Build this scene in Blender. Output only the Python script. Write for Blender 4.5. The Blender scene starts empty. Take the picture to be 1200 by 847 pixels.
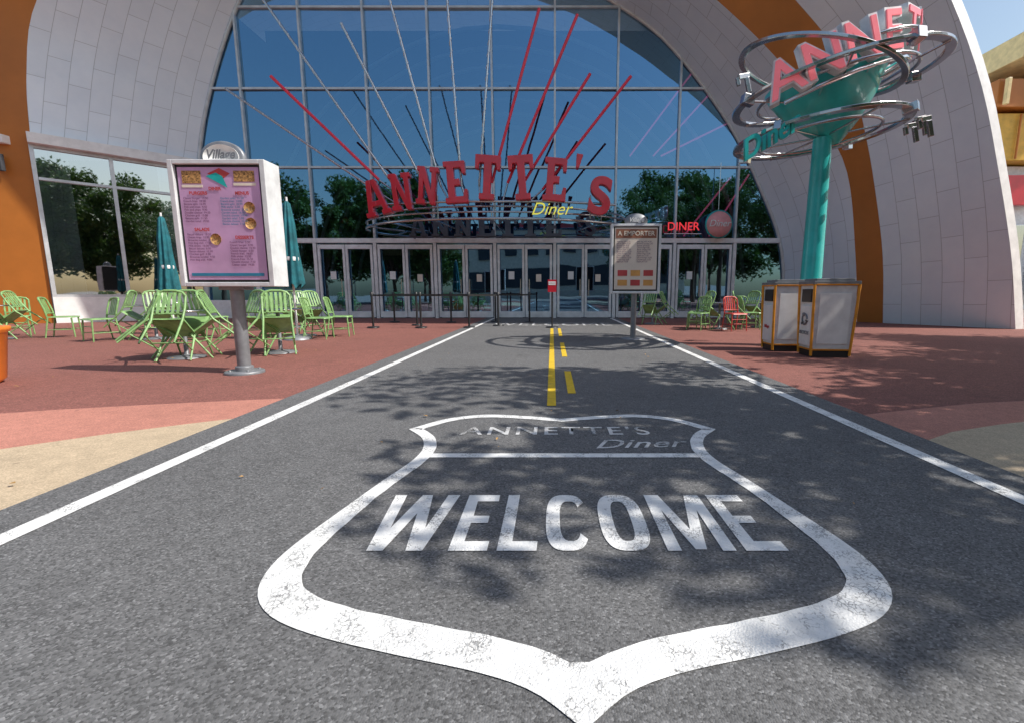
import bpy, bmesh, math, random
from mathutils import Vector, Matrix, Euler
R=math.radians
random.seed(7)
sc=bpy.context.scene
COL=sc.collection

# ---------------------------------------------------------------- materials
def newmat(name):
    m=bpy.data.materials.new(name); m.use_nodes=True
    nt=m.node_tree
    return m,nt,nt.nodes['Principled BSDF'],nt.nodes['Material Output']
def N(nt,t,**k):
    n=nt.nodes.new(t)
    for a,b in k.items():
        if a in n.inputs.keys(): n.inputs[a].default_value=b
        else: setattr(n,a,b)
    return n
def L(nt,a,b): nt.links.new(a,b)
def c4(c): return (c[0],c[1],c[2],1)
def ramp(nt,fac,stops):
    r=nt.nodes.new('ShaderNodeValToRGB')
    e=r.color_ramp.elements
    e[0].position=stops[0][0]; e[0].color=c4(stops[0][1])
    e[1].position=stops[-1][0]; e[1].color=c4(stops[-1][1])
    for p,c in stops[1:-1]:
        x=e.new(p); x.color=c4(c)
    L(nt,fac,r.inputs[0]); return r.outputs[0]
def mix(nt,fac,a,b,mode='MIX'):
    n=nt.nodes.new('ShaderNodeMix'); n.data_type='RGBA'; n.blend_type=mode
    for sock,v in ((n.inputs[0],fac),(n.inputs[6],a),(n.inputs[7],b)):
        if hasattr(v,'links'): L(nt,v,sock)
        elif isinstance(v,(int,float)): sock.default_value=v
        else: sock.default_value=c4(v)
    return n.outputs[2]
def pos(nt): return N(nt,'ShaderNodeNewGeometry').outputs['Position']
def noise(nt,scale,detail=4,rough=.6,vec=None):
    n=N(nt,'ShaderNodeTexNoise'); n.inputs['Scale'].default_value=scale
    n.inputs['Detail'].default_value=detail; n.inputs['Roughness'].default_value=rough
    L(nt,vec if vec is not None else pos(nt),n.inputs['Vector']); return n.outputs['Fac']
def M(name,col,rough=.5,metal=0,var=.12,vs=3.0,emit=0,bump=0,bs=30,coat=0):
    m,nt,p,o=newmat(name)
    f=noise(nt,vs,5)
    d=[max(0,c*(1-var*1.6)) for c in col]; l=[min(1,c*(1+var)) for c in col]
    cc=ramp(nt,f,[(.3,d),(.7,l)])
    L(nt,cc,p.inputs['Base Color'])
    p.inputs['Roughness'].default_value=rough; p.inputs['Metallic'].default_value=metal
    if coat: p.inputs['Coat Weight'].default_value=coat
    if emit:
        p.inputs['Emission Color'].default_value=c4(col); p.inputs['Emission Strength'].default_value=emit
    if bump:
        b=N(nt,'ShaderNodeBump'); b.inputs['Strength'].default_value=bump; b.inputs['Distance'].default_value=.01
        L(nt,noise(nt,bs,4),b.inputs['Height']); L(nt,b.outputs[0],p.inputs['Normal'])
    return m
def aggregate_nodes(nt,base,scale=150,contrast=.55,patch=.2):
    vo=N(nt,'ShaderNodeTexVoronoi'); vo.inputs['Scale'].default_value=scale; L(nt,pos(nt),vo.inputs['Vector'])
    sep=N(nt,'ShaderNodeSeparateColor'); L(nt,vo.outputs['Color'],sep.inputs[0])
    lo=[c*(1-contrast) for c in base]; hi=[min(1,c*(1+contrast*1.6)+.01) for c in base]
    cell=ramp(nt,sep.outputs[0],[(0,lo),(.5,base),(.86,[c*1.2 for c in base]),(1,hi)])
    big=ramp(nt,noise(nt,.55,5,.65),[(.3,[1-patch]*3),(.7,[1,1,1])])
    mid=ramp(nt,noise(nt,9,4,.6),[(.3,[.82]*3),(.7,[1]*3)])
    c=mix(nt,1.0,cell,big,'MULTIPLY'); c=mix(nt,1.0,c,mid,'MULTIPLY')
    h=N(nt,'ShaderNodeMath',operation='SUBTRACT'); h.inputs[0].default_value=1.0; L(nt,vo.outputs['Distance'],h.inputs[1])
    return c,h.outputs[0]
def stains(nt,c,scale=3,amt=.6):
    s=ramp(nt,noise(nt,scale,8,.7),[(.58,(1,1,1)),(.72,(amt,amt,amt))])
    return mix(nt,1.0,c,s,'MULTIPLY')
def aggregate(name,base,scale=150,contrast=.55,rough=.85,bump=.5):
    m,nt,p,o=newmat(name)
    c,h=aggregate_nodes(nt,base,scale,contrast); c=stains(nt,c,1.3,.75)
    # small dark gum / oil spots
    vo=N(nt,'ShaderNodeTexVoronoi'); vo.inputs['Scale'].default_value=2.3; L(nt,pos(nt),vo.inputs['Vector'])
    c=mix(nt,1.0,c,ramp(nt,vo.outputs['Distance'],[(.028,(.62,.62,.62)),(.045,(1,1,1))]),'MULTIPLY')
    L(nt,c,p.inputs['Base Color']); p.inputs['Roughness'].default_value=rough
    b=N(nt,'ShaderNodeBump'); b.inputs['Strength'].default_value=bump; b.inputs['Distance'].default_value=.004
    L(nt,h,b.inputs['Height']); L(nt,b.outputs[0],p.inputs['Normal'])
    return m
ASPH=(.165,.165,.168)
def roadpaint(name,col,wear=.42,crack=.10,cracks=True):
    m,nt,p,o=newmat(name)
    a,h=aggregate_nodes(nt,ASPH,150,.5)
    n1=noise(nt,95,8,.85)
    n2=noise(nt,4,4,.65)
    add=N(nt,'ShaderNodeMath',operation='MULTIPLY_ADD'); L(nt,n2,add.inputs[0]); add.inputs[1].default_value=.7; L(nt,n1,add.inputs[2])
    k=ramp(nt,add.outputs[0],[(wear+.22,(0,0,0)),(wear+.32,(1,1,1))])
    kk=k
    if cracks:
        vo=N(nt,'ShaderNodeTexVoronoi',feature='DISTANCE_TO_EDGE'); vo.inputs['Scale'].default_value=46
        ad=N(nt,'ShaderNodeVectorMath',operation='MULTIPLY_ADD')
        nn=N(nt,'ShaderNodeTexNoise'); nn.inputs['Scale'].default_value=30; nn.inputs['Detail'].default_value=5; L(nt,pos(nt),nn.inputs['Vector'])
        L(nt,nn.outputs['Color'],ad.inputs[0]); ad.inputs[1].default_value=(.06,.06,.06); L(nt,pos(nt),ad.inputs[2])
        L(nt,ad.outputs[0],vo.inputs['Vector'])
        k2=ramp(nt,vo.outputs['Distance'],[(crack*.3,(.25,.25,.25)),(crack,(1,1,1))])
        gate=ramp(nt,noise(nt,7,5,.7),[(.50,(1,1,1)),(.60,(0,0,0))])
        k2=mix(nt,1.0,k2,gate,'LIGHTEN')
        kk=mix(nt,1.0,k,k2,'MULTIPLY')
    tint=ramp(nt,noise(nt,12,5),[(.3,[c*.80 for c in col]),(.7,col)])
    c=mix(nt,kk,a,tint)
    L(nt,c,p.inputs['Base Color']); p.inputs['Roughness'].default_value=.75
    b=N(nt,'ShaderNodeBump'); b.inputs['Strength'].default_value=.6; b.inputs['Distance'].default_value=.004
    L(nt,h,b.inputs['Height']); L(nt,b.outputs[0],p.inputs['Normal'])
    return m
def cladding(name,col,bw=1.3,bh=.5,mortar=.008):
    m,nt,p,o=newmat(name)
    uv=N(nt,'ShaderNodeUVMap')
    br=N(nt,'ShaderNodeTexBrick'); L(nt,uv.outputs[0],br.inputs['Vector'])
    br.inputs['Scale'].default_value=1; br.inputs['Brick Width'].default_value=bw; br.inputs['Row Height'].default_value=bh
    br.inputs['Mortar Size'].default_value=mortar; br.inputs['Mortar Smooth'].default_value=.2
    br.inputs['Color1'].default_value=c4(col); br.inputs['Color2'].default_value=c4([c*.95 for c in col]); br.inputs['Mortar'].default_value=c4([c*.6 for c in col])
    st=ramp(nt,noise(nt,.8,6,.7),[(.3,(.89,.91,.94)),(.65,(1,1,1))])
    c=mix(nt,1.0,br.outputs['Color'],st,'MULTIPLY')
    L(nt,c,p.inputs['Base Color']); p.inputs['Roughness'].default_value=.36; p.inputs['Metallic'].default_value=.1
    b=N(nt,'ShaderNodeBump'); b.inputs['Strength'].default_value=.4; b.inputs['Distance'].default_value=.02; b.invert=True
    L(nt,br.outputs['Fac'],b.inputs['Height'])
    b2=N(nt,'ShaderNodeBump'); b2.inputs['Strength'].default_value=.12; b2.inputs['Distance'].default_value=.1
    L(nt,noise(nt,1.6,2),b2.inputs['Height']); L(nt,b.outputs[0],b2.inputs['Normal']); L(nt,b2.outputs[0],p.inputs['Normal'])
    return m
def glassmat(name,refl=.4,tint=(.35,.4,.42),rc=(.75,.85,1)):
    m=bpy.data.materials.new(name); m.use_nodes=True; nt=m.node_tree; nt.nodes.clear()
    o=N(nt,'ShaderNodeOutputMaterial'); g=N(nt,'ShaderNodeBsdfGlossy'); t=N(nt,'ShaderNodeBsdfTransparent')
    g.inputs['Roughness'].default_value=.015; g.inputs['Color'].default_value=c4(rc); t.inputs['Color'].default_value=c4(tint)
    b=N(nt,'ShaderNodeBump'); b.inputs['Strength'].default_value=.06; b.inputs['Distance'].default_value=.05
    L(nt,noise(nt,.9,1),b.inputs['Height']); L(nt,b.outputs[0],g.inputs['Normal'])
    fr=N(nt,'ShaderNodeFresnel'); fr.inputs[0].default_value=1.5
    mm=N(nt,'ShaderNodeMath',operation='MULTIPLY_ADD'); L(nt,fr.outputs[0],mm.inputs[0]); mm.inputs[1].default_value=1-refl; mm.inputs[2].default_value=refl
    mx=N(nt,'ShaderNodeMixShader'); L(nt,mm.outputs[0],mx.inputs[0]); L(nt,t.outputs[0],mx.inputs[1]); L(nt,g.outputs[0],mx.inputs[2])
    L(nt,mx.outputs[0],o.inputs[0]); return m
def leafmat(name,a,b):
    m,nt,p,o=newmat(name)
    oi=noise(nt,1.1,2); oj=noise(nt,14,2)
    c=mix(nt,.5,ramp(nt,oi,[(.35,a),(.65,b)]),ramp(nt,oj,[(.35,a),(.65,b)]))
    L(nt,c,p.inputs['Base Color']); p.inputs['Roughness'].default_value=.55
    tr=N(nt,'ShaderNodeBsdfTranslucent'); L(nt,c,tr.inputs[0])
    mx=N(nt,'ShaderNodeMixShader'); mx.inputs[0].default_value=.3
    L(nt,p.outputs[0],mx.inputs[1]); L(nt,tr.outputs[0],mx.inputs[2]); L(nt,mx.outputs[0],o.inputs[0]); return m

ASPHALT=aggregate('asphalt',ASPH,150,.5)
REDP=aggregate('red_aggregate',(.29,.112,.09),110,.35)
PINKP=aggregate('pink_concrete',(.56,.24,.18),160,.18,bump=.25)
BEIGE=aggregate('beige_concrete',(.60,.47,.32),160,.15,bump=.25)
GREYG=aggregate('plaza_paving',(.3,.26,.23),60,.2)
WPAINT=roadpaint('white_road_paint',(.88,.88,.87),.41)
FPAINT=roadpaint('faded_road_paint',(.7,.7,.7),.53,cracks=False)
YPAINT=roadpaint('yellow_road_paint',(.80,.54,.03),.42,cracks=False)
CLAD=cladding('white_metal_cladding',(.82,.88,.95))
ORANGE=M('orange_panel',(.48,.165,.03),.42,.05,.10,.8)
GLASS=glassmat('curtain_wall_glass',.40,(.36,.42,.48),(.34,.66,1))
GLASS2=glassmat('window_glass',.5,(.3,.34,.36),(.9,.95,1))
ALU=M('aluminium_frame',(.82,.83,.84),.35,.1)
MULL=M('mullion_metal',(.62,.65,.67),.35,.3)
CHROME=M('chrome',(.75,.76,.78),.12,1,.05)
DCHROME=M('brushed_steel',(.5,.51,.53),.2,1,.1)
REFLM=M('reflected_letter_metal',(.10,.11,.14),.3,.6,.1)  # dark tone imitating the red sign letters mirrored in the glazing
RED=M('red_letter_paint',(.60,.015,.035),.3,0,.1,2,coat=.5)
REDROD=M('red_rod_paint',(.8,.04,.08),.35,0,.05)
PINKN=M('pink_neon_face',(.9,.20,.24),.3,0,.12,4,emit=.25)
YNEON=M('yellow_neon',(.85,.8,.1),.3,0,.05,emit=.5)
RNEON=M('red_neon',(.9,.05,.06),.3,0,.05,emit=.7)
TEAL=M('teal_paint',(.03,.50,.48),.3,0,.14,2.5,coat=.4)
TEALD=M('teal_fabric',(.01,.13,.16),.8,0,.3,6,bump=.4,bs=20)
GREEN=M('green_chair_paint',(.24,.42,.16),.38,0,.2,9)
REDCH=M('red_chair_paint',(.55,.06,.05),.35,0,.1)
GREYM=M('grey_metal_paint',(.24,.25,.27),.45,.3,.15,8)
LIGHTM=M('light_grey_panel',(.74,.76,.78),.4,.05,.12,5)
WHITE=M('white_panel',(.82,.82,.81),.45,0,.08,4)
BLACK=M('black_plastic',(.02,.02,.022),.45,0,.2)
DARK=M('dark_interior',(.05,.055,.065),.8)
BINY=M('bin_orange_trim',(.80,.31,.02),.4,0,.12,8)
POSTER=M('mauve_poster',(.62,.38,.62),.35,0,.12,2,coat=.6)
POSTER2=M('cream_poster',(.80,.70,.60),.35,0,.05,2)
INK=M('poster_ink',(.16,.05,.13),.6); INKB=M('poster_blue_ink',(.03,.25,.4),.6)
INKR=M('poster_red_ink',(.55,.07,.07),.6); CREAM=M('poster_cream',(.8,.72,.6),.6)
FOOD=M('poster_food_photo',(.5,.28,.10),.5,0,.6,60)
BARK=M('bark',(.14,.10,.07),.9,0,.3,8,bump=.8,bs=15)
LEAF=leafmat('leaves',(.04,.10,.02),(.12,.21,.04))

# ---------------------------------------------------------------- mesh builder
class MB:
    def __init__(s): s.v=[];s.f=[];s.m=[];s.sm=[]
    def add(s,vs,fs,mat=0,smooth=False):
        o=len(s.v); s.v+= [tuple(v) for v in vs]
        for f in fs: s.f.append([i+o for i in f]); s.m.append(mat); s.sm.append(smooth)
    def box(s,c,sz,mat=0,rot=None,taper=1.0):
        x,y,z=[a/2 for a in sz]; c=Vector(c)
        vs=[Vector((a*x*(taper if d<0 else 1),b*y*(taper if d<0 else 1),d*z)) for a in(-1,1) for b in(-1,1) for d in(-1,1)]
        if rot is not None:
            r=Euler(rot).to_matrix(); vs=[r@v for v in vs]
        s.add([v+c for v in vs],[(0,1,3,2),(4,6,7,5),(0,4,5,1),(2,3,7,6),(0,2,6,4),(1,5,7,3)],mat)
    def tube(s,pts,r,mat=0,seg=8,closed=False,caps=True):
        pts=[Vector(p) for p in pts]; n=len(pts)
        rs=r if isinstance(r,(list,tuple)) else [r]*n
        vs=[]; up=None
        for i,p in enumerate(pts):
            if closed: t=pts[(i+1)%n]-pts[i-1]
            else: t=pts[min(i+1,n-1)]-pts[max(i-1,0)]
            t.normalize()
            if up is None:
                up=Vector((0,0,1)) if abs(t.z)<.9 else Vector((0,1,0))
            a=t.cross(up); 
            if a.length<1e-4: a=t.cross(Vector((1,0,0)))
            a.normalize(); b=a.cross(t).normalized(); up=b
            for k in range(seg):
                q=2*math.pi*k/seg; vs.append(p+(a*math.cos(q)+b*math.sin(q))*rs[i])
        fs=[]
        for i in range(n if closed else n-1):
            j=(i+1)%n
            for k in range(seg):
                l=(k+1)%seg; fs.append((i*seg+k,i*seg+l,j*seg+l,j*seg+k))
        s.add(vs,fs,mat,True)
        if caps and not closed:
            s.add(vs[:seg],[tuple(range(seg))],mat); s.add(vs[-seg:],[tuple(range(seg))[::-1]],mat)
    def lathe(s,prof,c=(0,0,0),mat=0,seg=24,rot=None,smooth=True,sx=1,sy=1):
        vs=[];c=Vector(c); r=Euler(rot).to_matrix() if rot else None
        for (q,z) in prof:
            for k in range(seg):
                a=2*math.pi*k/seg; v=Vector((q*math.cos(a)*sx,q*math.sin(a)*sy,z))
                if r: v=r@v
                vs.append(v+c)
        fs=[]
        for i in range(len(prof)-1):
            for k in range(seg):
                l=(k+1)%seg; fs.append((i*seg+k,i*seg+l,(i+1)*seg+l,(i+1)*seg+k))
        s.add(vs,fs,mat,smooth)
    def poly(s,pts,mat=0): s.add(pts,[tuple(range(len(pts)))],mat)
    def prism(s,P,fn,th,mat=0):
        n=len(P); a=[fn(x,y,0) for x,y in P]; b=[fn(x,y,th) for x,y in P]
        s.add(a+b,[tuple(range(n)),tuple(range(2*n-1,n-1,-1))]+[(i,i+n,(i+1)%n+n,(i+1)%n) for i in range(n)],mat)
    def obj(s,name,parent=None,mats=(),bevel=0,loc=None,rot=None):
        me=bpy.data.meshes.new(name); me.from_pydata(s.v,[],s.f); 
        for m in mats: me.materials.append(m)
        me.polygons.foreach_set('material_index',s.m); me.polygons.foreach_set('use_smooth',s.sm)
        me.update()
        o=bpy.data.objects.new(name,me); COL.objects.link(o)
        if parent: o.parent=parent
        if loc: o.location=loc
        if rot: o.rotation_euler=rot
        if bevel:
            b=o.modifiers.new('bevel','BEVEL'); b.width=bevel; b.segments=2; b.limit_method='ANGLE'; b.angle_limit=R(40)
        return o
def empty(name,loc=(0,0,0),rot=(0,0,0)):
    e=bpy.data.objects.new(name,None); COL.objects.link(e); e.location=loc; e.rotation_euler=rot; e.empty_display_size=.3; return e
def text(name,parent,body,size,loc,rot,mat,ext=0,align='CENTER',shear=0,off=0,sx=1,bev=0,sp=1,line=1):
    cu=bpy.data.curves.new(name,'FONT'); cu.body=body; cu.size=size; cu.extrude=ext; cu.align_x=align; cu.align_y='CENTER' if '\n' not in body else 'TOP'
    cu.shear=shear; cu.offset=off; cu.bevel_depth=bev; cu.space_character=sp; cu.space_line=line; cu.materials.append(mat)
    o=bpy.data.objects.new(name,cu); COL.objects.link(o); o.location=loc; o.rotation_euler=rot; o.scale=(sx,1,1)
    if parent: o.parent=parent
    return o
FR=(R(90),0,0)
def smooth_curve(P,n):
    P=[Vector(p) for p in P]; Q=[P[0]*2-P[1]]+P+[P[-1]*2-P[-2]]; out=[]
    for i in range(1,len(Q)-2):
        for k in range(12):
            t=k/12; a,b,c,d=Q[i-1],Q[i],Q[i+1],Q[i+2]
            out.append(.5*((2*b)+(c-a)*t+(2*a-5*b+4*c-d)*t*t+(3*b-3*c+d-a)*t**3))
    out.append(P[-1])
    ds=[0]
    for i in range(1,len(out)): ds.append(ds[-1]+(out[i]-out[i-1]).length)
    res=[];j=0
    for k in range(n+1):
        T=ds[-1]*k/n
        while j<len(ds)-2 and ds[j+1]<T: j+=1
        u=(T-ds[j])/max(1e-9,ds[j+1]-ds[j]); res.append(out[j].lerp(out[j+1],min(1,u)))
    return res
def loft(name,A,B,mat,parent,n=90,voff=0):
    A=smooth_curve(A,n);B=smooth_curve(B,n)
    me=bpy.data.meshes.new(name); K=4; vs=[];uvs=[];ua=0
    for i in range(n+1):
        if i: ua+=((A[i]+B[i])/2-(A[i-1]+B[i-1])/2).length
        for k in range(K+1):
            t=k/K; vs.append(A[i].lerp(B[i],t)); uvs.append((ua,voff+t*(A[i]-B[i]).length))
    fs=[(i*(K+1)+k,i*(K+1)+k+1,(i+1)*(K+1)+k+1,(i+1)*(K+1)+k) for i in range(n) for k in range(K)]
    me.from_pydata(vs,[],fs); me.materials.append(mat)
    ul=me.uv_layers.new(name='UVMap')
    for p in me.polygons:
        p.use_smooth=True
        for li in p.loop_indices: ul.data[li].uv=uvs[me.loops[li].vertex_index]
    o=bpy.data.objects.new(name,me); COL.objects.link(o); o.parent=parent; return o

# ---------------------------------------------------------------- ground
def sheet(name,pts,z,mat):
    b=MB(); b.poly([(x,y,z) for x,y in pts]); return b.obj(name,None,[mat])
sheet('ground',[(-400,-400),(400,-400),(400,400),(-400,400)],0,GREYG)
sheet('red_pavement',[(-30,-14),(30,-14),(30,18),(-30,18)],.004,REDP)
def arc(P,n=24): return [(v.x,v.y) for v in smooth_curve([(x,y,0) for x,y in P],n)]
b2=arc([(-2.4,4.28),(-3.4,4.06),(-4.61,3.70),(-7,2.7),(-9.5,1.0),(-11,-2),(-11,-6)])
b1=arc([(-2.4,3.62),(-2.9,3.3),(-3.54,2.8),(-4.6,1.6),(-5.4,0),(-5.8,-3),(-5.6,-6)])
sheet('pink_pavement',b2+[(-2.4,-6)],.008,PINKP)
sheet('beige_pavement',b1+[(-2.4,-6)],.012,BEIGE)
r2=arc([(2.4,3.60),(3.2,3.86),(4.4,4.16),(7,4.4),(10,3.6),(12,1),(12,-6)])
r1=arc([(2.4,2.9),(3.2,3.3),(4.6,3.5),(6.6,2.4),(7.6,0),(7.8,-6)])
sheet('pink_pavement',(r2+[(2.4,-6)])[::-1],.008,PINKP)
sheet('beige_pavement',(r1+[(2.4,-6)])[::-1],.012,BEIGE)
sheet('asphalt_road',[(-2.53,-14),(2.55,-14),(2.55,17.9),(-2.53,17.9)],.016,ASPHALT)
PZ=.020
sheet('painted_edge_line',[(-2.27,-14),(-2.17,-14),(-2.17,17.6),(-2.27,17.6)],PZ,WPAINT)
sheet('painted_edge_line',[(2.21,-14),(2.31,-14),(2.31,17.6),(2.21,17.6)],PZ,WPAINT)
b=MB()
for (x0,x1,y0,y1) in [(-.045,.035,3.92,12.6),(.155,.235,4.42,5.7),(.155,.235,7.0,9.0),(.155,.235,10.3,12.6)]:
    b.poly([(x0,y0,PZ),(x1,y0,PZ),(x1,y1,PZ),(x0,y1,PZ)])
b.obj('painted_centre_line',None,[YPAINT])
cx=.075
half=[(0,3.50),(.3,3.58),(.62,3.62),(.9,3.50),(1.12,3.22),(.97,3.02),(.90,2.80),(.905,2.58),(.97,2.3),(1.035,1.98),(1.09,1.69),(1.095,1.52),(1.05,1.38),(.94,1.27),(.76,1.19),(.51,1.12),(.27,1.06),(.12,1.0),(0,.90)]
segs=[(half[0:5],30),(half[4:],70)]
pts=[]
for s_,k_ in segs:
    c=smooth_curve([(x,y,0) for x,y in s_],k_); pts+= c if not pts else c[1:]
full=[Vector((cx+p.x,p.y,0)) for p in pts]+[Vector((cx-p.x,p.y,0)) for p in pts[-2:0:-1]]
n=len(full); inner=[]; nh=len(pts)
for i in range(n):
    a=(full[i]-full[i-1]).normalized(); c=(full[(i+1)%n]-full[i]).normalized()
    na=Vector((a.y,-a.x,0)); nc=Vector((c.y,-c.x,0)); nn=(na+nc).normalized(); k=1/max(.72,nn.dot(na))
    wdt=.082+.046*min(1,max(0,(2.1-full[i].y)/.6))+.0015*math.sin(i*1.7)
    inner.append(full[i]+nn*(wdt*k))
yv=[inner[i].y for i in range(nh) if inner[i].x>cx+.01 and full[i].y<1.3]
ytip=yv[-1]
for i in range(n):
    if full[i].y<1.3 and ((i<nh and inner[i].x<=cx+.01) or (i>=nh-1 and inner[i].x>=cx-.01)): inner[i]=Vector((cx,ytip,0))
b=MB()
for i in range(n):
    j=(i+1)%n
    q=[full[i],full[j]]+([inner[j],inner[i]] if (inner[j]-inner[i]).length>1e-5 else [inner[i]])
    b.poly([(p.x,p.y,PZ) for p in q])
b.poly([(cx-.815,2.64,PZ),(cx+.815,2.64,PZ),(cx+.81,2.71,PZ),(cx-.81,2.71,PZ)])
shield=empty('painted_shield_marking'); b.obj('shield_outline',shield,[WPAINT])
def ringpts(x0,x1,y0,y1,ex=3.0,n=40,a0=0,a1=360):
    o=[]
    for i in range(n+1):
        t=R(a0+(a1-a0)*i/n); c,s=math.cos(t),math.sin(t)
        o.append(((x0+x1)/2+(x1-x0)/2*math.copysign(abs(c)**(2/ex),c),(y0+y1)/2+(y1-y0)/2*math.copysign(abs(s)**(2/ex),s)))
    return o
G={'E':[[(0,0),(1,0),(1,.14),(.34,.14),(.34,.44),(.82,.44),(.82,.57),(.34,.57),(.34,.86),(.97,.86),(.97,1),(0,1)]],
'L':[[(0,0),(1,0),(1,.14),(.36,.14),(.36,1),(0,1)]],
'W':[[(.16,0),(.36,0),(.5,.62),(.64,0),(.84,0),(1,1),(.82,1),(.73,.35),(.58,1),(.42,1),(.27,.35),(.18,1),(0,1)]],
'M':[[(0,0),(.2,0),(.2,.68),(.42,.02),(.58,.02),(.8,.68),(.8,0),(1,0),(1,1),(.74,1),(.5,.33),(.26,1),(0,1)]]}
b=MB(); y0,y1=1.63,2.12
def SX(x): return (x-.08)*.93+.08
def putl(P,x0,x1):
    b.poly([(SX(x0+(x1-x0)*x+random.uniform(-.002,.002)),y0+(y1-y0)*y,PZ) for x,y in P])
for ch,xa,xb in (('W',-.83,-.49),('E',-.44,-.275),('L',-.235,-.07),('M',.475,.76),('E',.80,.975)):
    for P in G[ch]: putl(P,xa,xb)
def strip(o,i):
    for k in range(len(o)-1): b.poly([(SX(o[k][0]),o[k][1],PZ),(SX(o[k+1][0]),o[k+1][1],PZ),(SX(i[k+1][0]),i[k+1][1],PZ),(SX(i[k][0]),i[k][1],PZ)])
strip(ringpts(-.035,.16,y0,y1,3,40,32,328),ringpts(.03,.125,y0+.07,y1-.07,3,40,32,328))
strip(ringpts(.215,.43,y0,y1,3,48),ringpts(.28,.365,y0+.07,y1-.07,3,48))
b.obj('welcome_lettering',shield,[WPAINT])
text('diner_name_lettering',shield,"ANNETTE'S",.26,(cx-.05,3.17,PZ),(0,0,0),FPAINT,off=.003,sx=.88,sp=1.2)
text('diner_script_lettering',shield,"Diner",.24,(cx+.48,2.89,PZ),(0,0,R(3)),FPAINT,off=.002,shear=.5,sx=1.0,sp=1.05)
far=empty('painted_entrance_marking',(0,14.2,0))
text('lettering',far,"WELCOME",1.6,(0,0,PZ),(0,0,0),FPAINT,sx=.45,sp=1.1)
rl=random.Random(5); b=MB()
for _ in range(60):
    x,y=rl.uniform(-6,6),rl.uniform(1.0,9); s=rl.uniform(.010,.022); e=Euler((rl.uniform(-.4,.4),rl.uniform(-.4,.4),rl.uniform(0,6.3))).to_matrix()
    b.poly([Vector((x,y,.030))+e@Vector(q)*s for q in ((-1,0,0),(-.2,-.5,.2),(1,0,0),(-.2,.5,.2))])
b.obj('fallen_leaves',None,[M('dry_leaf',(.42,.24,.08),.8,0,.3,20)])

# ---------------------------------------------------------------- main building
bld=empty('arched_diner_building')
YF=18.0
A=[(9.08,0),(8.77,2.72),(7.82,4.91),(6.39,7.33),(4.10,9.92),(1.98,11.31),(0,12.3),(-2.5,13.2),(-5,13.6),(-8,13.2),(-10,12.3),(-11.07,11.31),(-12.4,8.5),(-13.2,5.7)]
A3=[(x,YF,z) for x,z in A]
Bq=[(10.4,0),(10.1,2.21),(9.51,4.92),(8.25,6.74),(6.92,8.24),(4.82,9.94),(2.6,11.4),(0,12.6),(-5,13.9),(-10,13.3),(-13.5,11.9),(-15.43,9.59),(-16.0,7.6),(-16.15,5.7)]
B3=[(x,15.6-.6*i/13,z) for i,(x,z) in enumerate(Bq)]
B3f=B3+[(-16.25,15,3),(-16.3,15,0)]
C=[(10.85,0),(10.6,2),(10.19,3.74),(9.58,5.78),(8.74,7.72),(6.92,9.59),(4.8,11.3),(2.5,12.6),(0,13.6),(-5,14.8),(-11,14.2),(-15,12.5),(-17.3,9.59),(-18,5.7),(-18.1,3),(-18.2,0)]
C3=[(x,15-.8*i/15,z) for i,(x,z) in enumerate(C)]
D=[(12.7,0),(12.29,1.97),(11.63,4.14),(10.9,6.2),(9.88,8.16),(8.6,10),(6.5,12),(3.5,13.8),(0,14.8),(-5,15.8),(-11,15.5),(-16,13.5),(-19.5,9.6),(-20.3,5),(-20.4,2.5),(-20.5,0)]
D3=[(x,12.5,z) for x,z in D]
def sc_(P,k,y): return [(-3.7+(x+3.7)*k,y,z*k) for x,_,z in P]
loft('inner_reveal',A3,B3,CLAD,bld)
loft('orange_arch_band',B3f,C3,ORANGE,bld)
loft('outer_reveal',C3,D3,CLAD,bld)
E3=sc_(D3,1.02,12.6); F3=sc_(D3,1.02,36)
loft('shell_rim',D3,E3,WHITE,bld); loft('roof_shell',E3,F3,CLAD,bld)
outl=[(v.x,v.z) for v in smooth_curve(A3+[(-13.35,YF,2.5),(-13.4,YF,0)],140)]
def hz(X):
    best=0
    for (x0,z0),(x1,z1) in zip(outl,outl[1:]):
        if min(x0,x1)<=X<=max(x0,x1) and x0!=x1: best=max(best,z0+(z1-z0)*(X-x0)/(x1-x0))
    return best
def xs(Z):
    r=[]
    for (x0,z0),(x1,z1) in zip(outl,outl[1:]):
        if min(z0,z1)<=Z<=max(z0,z1) and z0!=z1: r.append(x0+(x1-x0)*(Z-z0)/(z1-z0))
    return min(r),max(r)
mx=[.1+2.29*k for k in range(-5,4)]
bm=bmesh.new(); bm.faces.new([bm.verts.new((x,YF,z)) for x,z in outl])
for x in mx: bmesh.ops.bisect_plane(bm,geom=bm.verts[:]+bm.edges[:]+bm.faces[:],plane_co=(x,YF,0),plane_no=(1,0,0))
for z in (2.95,5.62,8.35,11.04): bmesh.ops.bisect_plane(bm,geom=bm.verts[:]+bm.edges[:]+bm.faces[:],plane_co=(0,YF,z),plane_no=(0,0,1))
bmesh.ops.split_edges(bm,edges=bm.edges[:])
rg=random.Random(11)
for f in bm.faces:
    c=f.calc_center_median(); a,d=rg.uniform(-.010,.010),rg.uniform(-.009,.009)
    for v in f.verts: v.co.y+= (v.co.x-c.x)*a+(v.co.z-c.z)*d
me=bpy.data.meshes.new('curtain_wall_glazing'); bm.to_mesh(me); bm.free(); me.materials.append(GLASS)
o=bpy.data.objects.new('curtain_wall_glazing',me); COL.objects.link(o); o.parent=bld
b=MB()
for x in mx:
    h=hz(x); b.box((x,YF-.06,(h+3.05)/2),(.07,.12,h-3.05))
for z in (5.62,8.35,11.04):
    a,c=xs(z); b.box(((a+c)/2,YF-.05,z),(c-a,.09,.07))
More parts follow.
